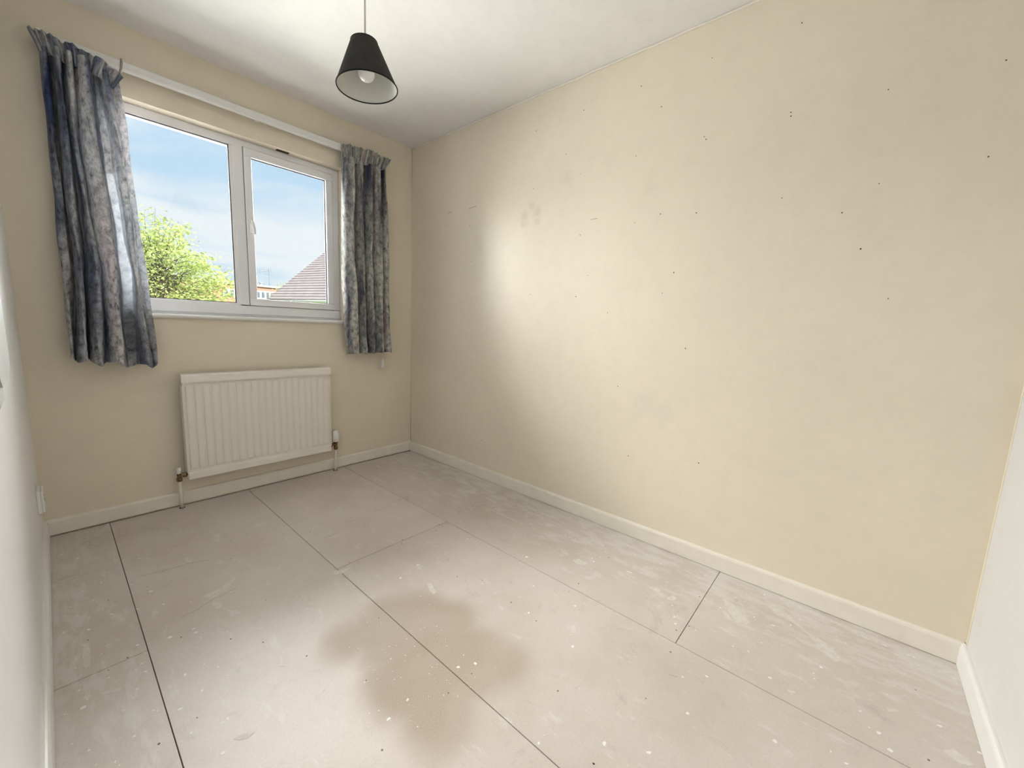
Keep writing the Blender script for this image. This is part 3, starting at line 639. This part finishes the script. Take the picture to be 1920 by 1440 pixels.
# ================================================================ RADIATOR
rad = thing('radiator', 'white panel radiator with pressed vertical flutes under the window', 'radiator', (-1.11, 0, .17))
RX0, RX1, RZ0, RZ1, RYF, RYB = -1.509, -.718, .170, .750, -.088, -.036
bm = B(RX0, RX1, RYF + .004, RYF + .020, RZ0, RZ1 - .004, .004); obj('front_panel', rel(bm, rad), m_rad, rad)
bm = B(RX0 + .01, RX1 - .01, RYB - .012, RYB, RZ0 + .01, RZ1 - .02, .003); obj('back_panel', rel(bm, rad), m_rad, rad)
NF = 20; pw = (RX1 - RX0 - .016) / NF
rib_me = None
for k in range(NF):
    xa = RX0 + .008 + k * pw
    if rib_me is None:
        bm = bmesh.new(); pr = [(.002, .0), (.006, -.0055), (.011, -.0075), (pw - .011, -.0075), (pw - .006, -.0055), (pw - .002, .0)]
        A_, Bq = [], []
        zt_, zb_ = RZ1 - .056, RZ0 + .045
        for (dx, dy) in pr:
            A_.append(bm.verts.new((dx, dy, zb_ + (.012 if dy < 0 else 0)))); Bq.append(bm.verts.new((dx, dy, zt_ - (.012 if dy < 0 else 0))))
        for i in range(len(pr) - 1): bm.faces.new((A_[i], A_[i + 1], Bq[i + 1], Bq[i]))
        bm.faces.new(A_[::-1]); bm.faces.new(Bq)
        r0 = obj('rib', bm, m_rad, rad); rib_me = r0.data
    else: r0 = link(bpy.data.objects.new('rib', rib_me), rad)
    r0.location = (xa + 1.11, RYF + .004, -.17)
bm = bmesh.new(); prism(bm, [(RYB, RZ1 - .012), (RYF - .004, RZ1 - .012), (RYF - .006, RZ1 - .044), (RYF - .009, RZ1 - .044), (RYF - .009, RZ1 - .008), (RYF - .004, RZ1), (RYB, RZ1)], 'X', RX0 - .004, RX1 + .004)
obj('top_cover', rel(bm, rad), m_rad, rad)
bm = B(RX0, RX1, RYF - .006, RYF + .020, RZ0 - .006, RZ0 + .036, .006, 3); obj('bottom_rail', rel(bm, rad), m_rad, rad)
for x in (RX0 - .003, RX1 - .001):
    bm = B(x, x + .004, RYF - .002, RYB, RZ0 + .03, RZ1 - .06, .001); obj('side_panel', rel(bm, rad), m_rad, rad)
for x in (-1.36, -.86):
    bm = B(x - .02, x + .02, RYB, -.0005, RZ0 + .06, RZ1 - .12, .002); obj('wall_bracket', rel(bm, rad), m_rad, rad)
PY = -.058
# thermostatic valve, right
tv = obj('thermostatic_valve', rel(tube(bmesh.new(), [(RX1 - .005, PY, .196), (RX1 + .046, PY, .196)], [.011, .011], 12), rad), m_brass, rad, True)
tvx = RX1 + .046
bm = lathe(bmesh.new(), [(0, .158), (.010, .158), (.013, .164), (.013, .178), (.0105, .182), (.0115, .205), (.015, .209), (.015, .222), (0, .222)], 14, 'Z', (tvx, PY, 0)); obj('valve_body', rel(bm, rad), m_brass, tv, True)
bm = lathe(bmesh.new(), [(0, 0), (.0135, 0), (.0135, .014), (0, .014)], 6, 'X', (RX1 + .004, PY, .196)); obj('union_nut', rel(bm, rad), m_brass, tv)
bm = lathe(bmesh.new(), [(0, .218), (.022, .218), (.025, .225), (.0262, .245), (.0262, .262), (.024, .280), (.0195, .291), (.011, .296), (0, .296)], 20, 'Z', (tvx, PY, 0)); hd_ = obj('valve_head', rel(bm, rad), m_plastic, tv, True)
for a in (-2.2, -1.1):
    bm = lathe(bmesh.new(), [(0, -.001), (.0022, -.001), (.0022, .001), (0, .001)], 8, 'Y', (tvx + .0256 * math.cos(a), PY + .0256 * math.sin(a), .234)); obj('setting_mark', rel(bm, rad), m_gasket, tv)
for z in (.252, .262):
    bm = lathe(bmesh.new(), [(.0262, z - .0018), (.027, z), (.0262, z + .0018)], 20, 'Z', (tvx, PY, 0)); obj('grip_ring', rel(bm, rad), m_plastic, tv, True)
bm = tube(bmesh.new(), [(tvx, PY, .160), (tvx - .002, PY + .004, .08), (tvx - .004, PY + .008, -.02)], .0078, 12); obj('pipe', rel(bm, rad), m_gloss, rad, True)
# lockshield valve, left
lx = RX0 - .036
lv = obj('lockshield_valve', rel(tube(bmesh.new(), [(RX0 + .004, PY, .190), (lx, PY, .190)], [.008, .008], 12), rad), m_chrome, rad, True)
bm = lathe(bmesh.new(), [(0, -.014), (.013, -.014), (.0145, -.009), (.0145, .002), (.011, .006), (0, .006)], 6, 'X', (RX0 - .008, PY, .190)); obj('union_nut', rel(bm, rad), m_brass, lv)
bm = lathe(bmesh.new(), [(0, .158), (.011, .158), (.0135, .164), (.0135, .176), (.010, .180), (.010, .200), (.012, .203), (0, .203)], 14, 'Z', (lx, PY, 0)); obj('valve_body', rel(bm, rad), m_brass, lv, True)
bm = lathe(bmesh.new(), [(0, .203), (.0115, .203), (.0115, .226), (.0095, .233), (0, .234)], 16, 'Z', (lx, PY, 0)); obj('valve_cap', rel(bm, rad), m_plastic, lv, True)
bm = tube(bmesh.new(), [(lx, PY, .160), (lx + .002, PY + .006, .08), (lx + .004, PY + .010, -.02)], .0082, 12); obj('pipe', rel(bm, rad), m_gloss, rad, True)
for x in (tvx - .003, lx + .003):
    bm = lathe(bmesh.new(), [(0, .0002), (.0135, .0002), (.0135, .0008), (0, .0008)], 14, 'Z', (x, PY + .008, 0)); obj('pipe_hole', rel(bm, rad), m_dark, rad)

# ================================================================ PENDANT LAMP
lx_, ly_ = -1.144, -1.35
lamp = thing('pendant_lamp', 'charcoal cone pendant lampshade with an unlit white bulb', 'pendant lamp', (lx_, ly_, RH))
bm = lathe(bmesh.new(), [(0, 0), (.05, 0), (.05, -.012), (.042, -.022), (.012, -.030), (.006, -.042), (0, -.042)], 24); obj('ceiling_rose', bm, m_plastic, lamp, True)
LZT, LZB = -.357, -.503     # shade top and bottom below the ceiling
bm = tube(bmesh.new(), [(0, 0, -.03), (.001, 0, -.2), (0, 0, LZT - .02)], .0032, 8); obj('cable', bm, m_cable, lamp, True)
tilt = Matrix.Translation((-.002, .002, LZT)) @ Matrix.Rotation(math.radians(-4.0), 4, Vector((.757, .653, 0)))
hS = LZT - LZB
RT, RB = .045, .104
def tl(bm): bm.transform(tilt); return bm
bm = lathe(bmesh.new(), [(RT, 0), (RB, -hS)], 56); shade = obj('shade', tl(bm), m_shade_out, lamp, True)
bm = lathe(bmesh.new(), [(RT - .0016, -.0005), (RB - .0016, -hS + .0005)], 56); obj('shade_lining', tl(bm), m_shade_in, shade, True)
def ring(r, z, t):
    return tube(bmesh.new(), [(r * math.cos(2 * PI * k / 56), r * math.sin(2 * PI * k / 56), z) for k in range(57)], t, 8, False)
obj('rim_trim', tl(ring(RB - .0006, -hS, .0022)), m_rim, shade, True); obj('rim_trim', tl(ring(RT - .0006, 0, .0018)), m_rim, shade, True)
bm = bmesh.new()
for k in range(3):
    a = 2 * PI * k / 3 + .4; tube(bm, [(.018 * math.cos(a), .018 * math.sin(a), -.03), ((RT - .002) * math.cos(a), (RT - .002) * math.sin(a), -.004)], .0014, 6)
tube(bm, [(.019 * math.cos(2 * PI * k / 24), .019 * math.sin(2 * PI * k / 24), -.03) for k in range(25)], .0016, 6, False)
obj('gimbal', tl(bm), m_plastic, shade)
bm = lathe(bmesh.new(), [(0, .014), (.008, .012), (.012, .004), (.0165, -.004), (.0165, -.032), (.014, -.036), (.014, -.046), (0, -.046)], 18); obj('lamp_holder', tl(bm), m_plastic, lamp, True)
bm = lathe(bmesh.new(), [(0, -.044), (.012, -.044), (.014, -.054), (.021, -.068), (.0275, -.084), (.0295, -.097), (.0275, -.110), (.020, -.120), (.010, -.1245), (0, -.125)], 26); obj('bulb', tl(bm), m_bulb, lamp, True)

# ================================================================ FITTINGS ON THE LEFT WALL
sk = thing('wall_socket', 'white surface-mounted wall socket low on the left wall near the corner', 'socket', (-RW, -.29, .28))
bm = B(0, .012, -.048, .048, -.048, .050, .003); obj('back_box', bm, m_plastic, sk)
bm = B(.0118, .0195, -.046, .046, -.046, .048, .003); fp = obj('face_plate', bm, m_plastic, sk)
for (y, z, w, h) in ((0, .018, .004, .009), (-.011, -.004, .007, .004), (.011, -.004, .007, .004)):
    bm = B(.0193, .0200, y - w / 2, y + w / 2, z - h / 2, z + h / 2); obj('pin_slot', bm, m_gasket, fp)
un = thing('wall_unit', 'pale grey rounded fitting on the white wall, cut by the left edge', 'wall fitting', (-RW, -1.42, .895))
prof = []
for (cy_, cz_, a0) in ((.12, .26, 0), (-.12, .26, 90), (-.12, .07, 180), (.12, .07, 270)):
    for k in range(6):
        a = math.radians(a0 + 90 * k / 5); prof.append((cy_ + .05 * math.cos(a), cz_ + .05 * math.sin(a)))
bm = bmesh.new(); prism(bm, prof, 'X', 0, .018); bmesh.ops.bevel(bm, geom=[e for e in bm.edges if all(abs(v.co.x - .018) < 1e-6 for v in e.verts)], offset=.006, segments=2, affect='EDGES')
obj('cover', bm, m_greyplastic, un)
bm = B(0, .014, -.16, -.04, -.02, .03, .006); obj('tab', bm, m_greyplastic, un)

# ================================================================ OUTSIDE
GZ = -2.9
m_lawn = mat('lawn', (0.16, 0.24, 0.06), .9, .2, col2=(.10, .17, .04), vscale=.6)
gr = struct('ground', B(-70, 90, .6, 140, GZ - .2, GZ), m_lawn, 'green lawn outside below the window', 'ground')
ob = bmesh.new(); box(ob, -RW - 6, 6, T, T + .02, GZ, WZ0 - .04); 
m_brick = bpy.data.materials.new('orange_brick'); m_brick.use_nodes = True
nt = m_brick.node_tree; bs = nt.nodes['Principled BSDF']; tcb = nn(nt, 'ShaderNodeTexCoord'); mpb = nn(nt, 'ShaderNodeMapping')
mpb.inputs['Rotation'].default_value = (PI / 2, 0, 0); nt.links.new(tcb.outputs['Object'], mpb.inputs[0])
bt = nn(nt, 'ShaderNodeTexBrick'); nt.links.new(mpb.outputs[0], bt.inputs[0])
bt.inputs['Color1'].default_value = (.42, .175, .125, 1); bt.inputs['Color2'].default_value = (.36, .14, .10, 1); bt.inputs['Mortar'].default_value = (.38, .27, .22, 1)
bt.inputs['Scale'].default_value = 4.0; bt.inputs['Mortar Size'].default_value = .02
nt.links.new(bt.outputs[0], bs.inputs['Base Color']); bs.inputs['Roughness'].default_value = .85
ob.free()
m_conc = mat('pale_coping', (.42, .40, .37), .85, .2, var=.15, vscale=3)
m_wframe = mat('white_window_frame', (.80, .80, .80), .5)
m_dglass = mat('dark_window_pane', (.10, .13, .17), .12, .5)
flat = thing('apartment_block', 'orange brick flat-roofed block far behind the tree', 'building', (8, 45, GZ))
def fl(x0, x1, y0, y1, z0, z1, bev=0): return B(x0 - 8, x1 - 8, y0 - 45, y1 - 45, z0 - GZ, z1 - GZ, bev)
obj('brick_wall', fl(-14, 30, 45, 55, GZ, 4.12), m_brick, flat)
obj('coping', fl(-14.15, 30.15, 44.85, 55.15, 4.12, 4.30), m_conc, flat)
obj('string_course', fl(-14, 30, 44.92, 45.05, .25, .55), m_conc, flat)
def far_window(x0, x1, z0, z1, n):
    f = obj('window', fl(x0, x1, 44.93, 45.02, z0, z1), m_wframe, flat); w = (x1 - x0) / n
    for k in range(n):
        obj('pane', fl(x0 + k * w + .09, x0 + (k + 1) * w - .09, 44.90, 44.95, z0 + .10, z1 - .10), m_dglass, f)
for zz in (2.92, .0 - 2.0 + .9):
    for x0 in (3.6, 9.62, 12.45, 16.8, 21.0): far_window(x0, x0 + (2.0 if x0 < 12 else 1.75), zz, zz + .78, 4)
for x in (5.2, 10.9, 13.2, 15.6):
    obj('roof_vent', lathe(bmesh.new(), [(0, 0), (.10, 0), (.10, .22), (.17, .26), (.17, .34), (0, .38)], 12, 'Z', (x - 8, .8, 4.30 - GZ)), m_conc, flat)
aer = thing('roof_aerial', 'thin television aerial on the roof of the brick block', 'aerial', (13.95, 45.6, 4.30))
bm = bmesh.new(); tube(bm, [(0, 0, 0), (0, 0, 1.75)], .022, 6); obj('mast', bm, mat('aerial_metal', (.25, .25, .27), .4, metal=.6), aer)
am = bpy.data.materials['aerial_metal']
bm = bmesh.new(); tube(bm, [(.25, 0, 1.72), (-1.0, -.2, 1.45)], .014, 6); tube(bm, [(.1, 0, .95), (-1.9, -.2, 1.25)], .014, 6); obj('boom', bm, am, aer)
for k in range(7):
    t = k / 6; c = Vector((.2, 0, 1.71)).lerp(Vector((-.95, -.2, 1.46)), t); obj('element', tube(bmesh.new(), [c + Vector((0, 0, -.16)), c + Vector((0, 0, .16))], .009, 5), am, aer)

# neighbouring house: tiled slope facing the window's left, gable verge at its far end
ze = 1.874; F_ = Vector((5.053, 18.264, ze)); ev = Vector((.2404, -.9707, 0)); nv = Vector((.9707, .2404, 0)); pit = math.radians(40)
up = nv * math.cos(pit) + Vector((0, 0, math.sin(pit))); outn = (-nv * math.sin(pit) + Vector((0, 0, math.cos(pit))))
m_tile = mat('weathered_roof_tile', (.36, .315, .33), .8, .25, col2=(.30, .26, .275), vscale=3)
m_render = mat('pale_house_render', (.62, .58, .52), .85, .2, var=.08, vscale=1)
house = thing('neighbour_house', 'house with pale tiled roof slope at the right of the window view', 'house', (F_.x, F_.y, GZ))
HO = Vector(house.location)
def slab(o, a, b, c, la, lb, lc):
    """box spanned by three vectors from o"""
    bm = bmesh.new(); r = bmesh.ops.create_cube(bm, size=1.0)
    for v in r['verts']: v.co = o + a * ((v.co.x + .5) * la) + b * ((v.co.y + .5) * lb) + c * ((v.co.z + .5) * lc) - HO
    return bm
LEN, NC, CS = 7.6, 24, .21
for k in range(NC):
    o = F_ - ev * .25 + up * (k * CS - .05)
    tl_up = (up * CS * 1.12 - outn * .022).normalized(); tn = ev.cross(tl_up); tn = tn if tn.z > 0 else -tn
    tcz = obj('tile_course', slab(o + outn * .05, ev, tl_up, tn, LEN + .25, CS * 1.14, .045), m_tile, house)
ridge = F_ + up * (NC * CS)
un2 = -nv * math.cos(pit) + Vector((0, 0, math.sin(pit)))
far_e = ridge + nv * (ridge - F_).dot(nv); far_e.z = ze
on2 = nv * math.sin(pit) + Vector((0, 0, math.cos(pit)))
obj('rear_slope', slab(far_e - ev * .25, ev, un2, on2, LEN + .25, NC * CS, .06), m_tile, house)
bm = tube(bmesh.new(), [ridge - ev * .25 - HO + Vector((0, 0, .03)), ridge + ev * LEN - HO + Vector((0, 0, .03))], .12, 10); obj('ridge_tile', bm, m_tile, house, True)
bm = tube(bmesh.new(), [F_ - ev * .2 - nv * .12 - HO + Vector((0, 0, -.06)), F_ + ev * LEN - nv * .12 - HO + Vector((0, 0, -.06))], .06, 10); obj('gutter', bm, m_wframe, house, True)
obj('fascia', slab(F_ - ev * .2 + nv * .0 + Vector((0, 0, -.22)), ev, nv, Vector((0, 0, 1)), LEN, .03, .2), m_wframe, house)
wd = (far_e - F_).dot(nv)
bm = bmesh.new(); a = F_ + nv * .3; b_ = far_e - nv * .3
pz = [(a, GZ), (b_, GZ), (b_, ze + .1), ((a + b_) / 2, ridge.z - .2), (a, ze + .1)]
A_ = [bm.verts.new(Vector((p.x, p.y, z)) - HO) for p, z in pz]; Bq = [bm.verts.new(Vector((p.x, p.y, z)) + ev * (LEN - .3) - HO) for p, z in pz]
for k in range(5): bm.faces.new((A_[k], A_[(k + 1) % 5], Bq[(k + 1) % 5], Bq[k]))
bm.faces.new(A_[::-1]); bm.faces.new(Bq); obj('house_wall', bm, m_render, house)
obj('verge_board', slab(F_ - ev * .27 - outn * .06, ev, up, outn, .03, NC * CS, .12), m_wframe, house)

# pale gable glimpsed behind the tree, mostly covered by the left curtain
gh = thing('gable_house', 'pale gabled house half hidden behind the tree and left curtain', 'house', (-1.2, 32, GZ))
bm = bmesh.new(); prism(bm, [(-3.6, 0), (3.6, 0), (3.6, 8.0), (0.6, 11.1), (-3.6, 8.0)], 'Y', 0, 7); obj('house_wall', bm, m_render, gh)
bm = bmesh.new(); prism(bm, [(3.9, 7.75), (.6, 11.15), (.6, 11.35), (4.05, 7.8)], 'Y', -.2, 7.2); obj('roof_slope', bm, m_tile, gh)
bm = bmesh.new(); prism(bm, [(-3.9, 7.75), (.6, 11.15), (.6, 11.35), (-4.05, 7.8)], 'Y', -.2, 7.2); obj('roof_slope', bm, m_tile, gh)

# trees
m_bark = mat('bark', (.16, .12, .09), .9, .2, col2=(.09, .07, .055), vscale=8)
def leaf_mat(name, col, tr):
    m = bpy.data.materials.new(name); m.use_nodes = True; nt = m.node_tree; nt.nodes.clear(); L = nt.links.new
    gi = nn(nt, 'ShaderNodeNewGeometry'); r = ramp(nt, [(0.0, tuple(c * .7 for c in col)), (1.0, col)]); L(gi.outputs['Random Per Island'], r.inputs[0])
    d = nn(nt, 'ShaderNodeBsdfDiffuse'); L(r.outputs[0], d.inputs[0]); t = nn(nt, 'ShaderNodeBsdfTranslucent'); L(mixc(nt, 1.0, r.outputs[0], (1.0, 1.05, .7), 'MULTIPLY'), t.inputs[0])
    mx = nn(nt, 'ShaderNodeMixShader'); mx.inputs[0].default_value = tr; L(d.outputs[0], mx.inputs[1]); L(t.outputs[0], mx.inputs[2])
    o = nn(nt, 'ShaderNodeOutputMaterial'); L(mx.outputs[0], o.inputs[0]); return m
m_leaf = leaf_mat('young_green_leaf', (.66, .74, .34), .55)
m_leaf_tip = leaf_mat('bronze_green_leaf', (.22, .24, .13), .3)
def tree(name, label, base, height, crown_c, crown_r, nb, nl, lsize, seed, group=None):
    rnd = random.Random(seed); root = thing(name, label, 'tree', base, group)
    Bz = Vector(base)
    bm = bmesh.new(); top = Vector((crown_c[0], crown_c[1], crown_c[2] + crown_r[2] * .55)) - Bz
    tube(bm, [(0, 0, 0), (.03, .02, height * .25), (.10 * top.x, .1 * top.y, height * .45), top * .8, top], [.16, .13, .11, .05, .015], 8); obj('trunk', bm, m_bark, root, True)
    me_v, me_f, mi = [], [], []
    bmB = bmesh.new(); C = Vector(crown_c) - Bz
    def leaf(p, d, s, k):
        d = d.normalized(); a = d.cross(Vector((rnd.uniform(-1, 1), rnd.uniform(-1, 1), rnd.uniform(-.3, 1)))).normalized()
        i = len(me_v); me_v.extend([p, p + d * s * .5 + a * s * .28, p + d * s, p + d * s * .5 - a * s * .28]); me_f.append((i, i + 1, i + 2, i + 3)); mi.append(k)
    for b in range(nb):
        th, ct = rnd.uniform(0, 2 * PI), rnd.uniform(-.75, 1); st = math.sqrt(1 - ct * ct); rr = rnd.uniform(.55, 1.0) ** .5
        tip = C + Vector((st * math.cos(th) * crown_r[0], st * math.sin(th) * crown_r[1], ct * crown_r[2])) * rr * rnd.uniform(.85, 1.12)
        st_ = Vector((.08 * top.x, .08 * top.y, height * .3)).lerp(top, rnd.uniform(.05, .75))
        mid = st_.lerp(tip, .55) + Vector((0, 0, crown_r[2] * .12)); end = tip + Vector((0, 0, -.12 * crown_r[2]))
        pts = [st_.lerp(mid, t) * (1 - t) + mid.lerp(end, t) * t for t in (0, .25, .5, .75, 1)]
        tube(bmB, pts, [.03, .022, .015, .009, .004], 5)
        for _ in range(nl):
            t = rnd.uniform(.25, 1.0) ** .8; p = st_.lerp(mid, t) * (1 - t) + mid.lerp(end, t) * t
            sp = .42 * (1.1 - t) + .10
            p = p + Vector((rnd.gauss(0, sp), rnd.gauss(0, sp), rnd.gauss(0, sp * .45)))
            out = (p - C); o2 = max(abs(out.x) / crown_r[0], abs(out.z) / crown_r[2])
            leaf(p, Vector((out.x + rnd.gauss(0, .8), out.y + rnd.gauss(0, .8), rnd.gauss(-.25, .35))), lsize * rnd.uniform(.7, 1.3), 1 if (o2 > .93 and out.z > -.1 * crown_r[2] and rnd.random() < .75) else 0)
    obj('branch', bmB, m_bark, root)
    me = bpy.data.meshes.new('foliage'); me.from_pydata(me_v, [], me_f); me.materials.append(m_leaf); me.materials.append(m_leaf_tip)
    for p_, k in zip(me.polygons, mi): p_.material_index = k
    o = link(bpy.data.objects.new('foliage', me), root); o['kind'] = 'stuff'
    return root
tree('tree', 'bright green leafy tree outside the left window pane', (.7, 18, GZ), 6.5, (1.0, 18, 1.85), (2.75, 2.0, 3.55), 210, 95, .12, 5)
tree('tree', 'low bushy treetop at the foot of the left pane beside the brick block', (-1.5, 26, GZ), 5.0, (.9, 26, .6), (5.2, 2.2, 2.0), 120, 70, .17, 9)
tree('tree', 'small dark treetop peeping over the tiled roof edge', (8.4, 26, GZ), 6.5, (8.4, 26, 2.4), (.8, .8, 1.3), 40, 40, .12, 14)
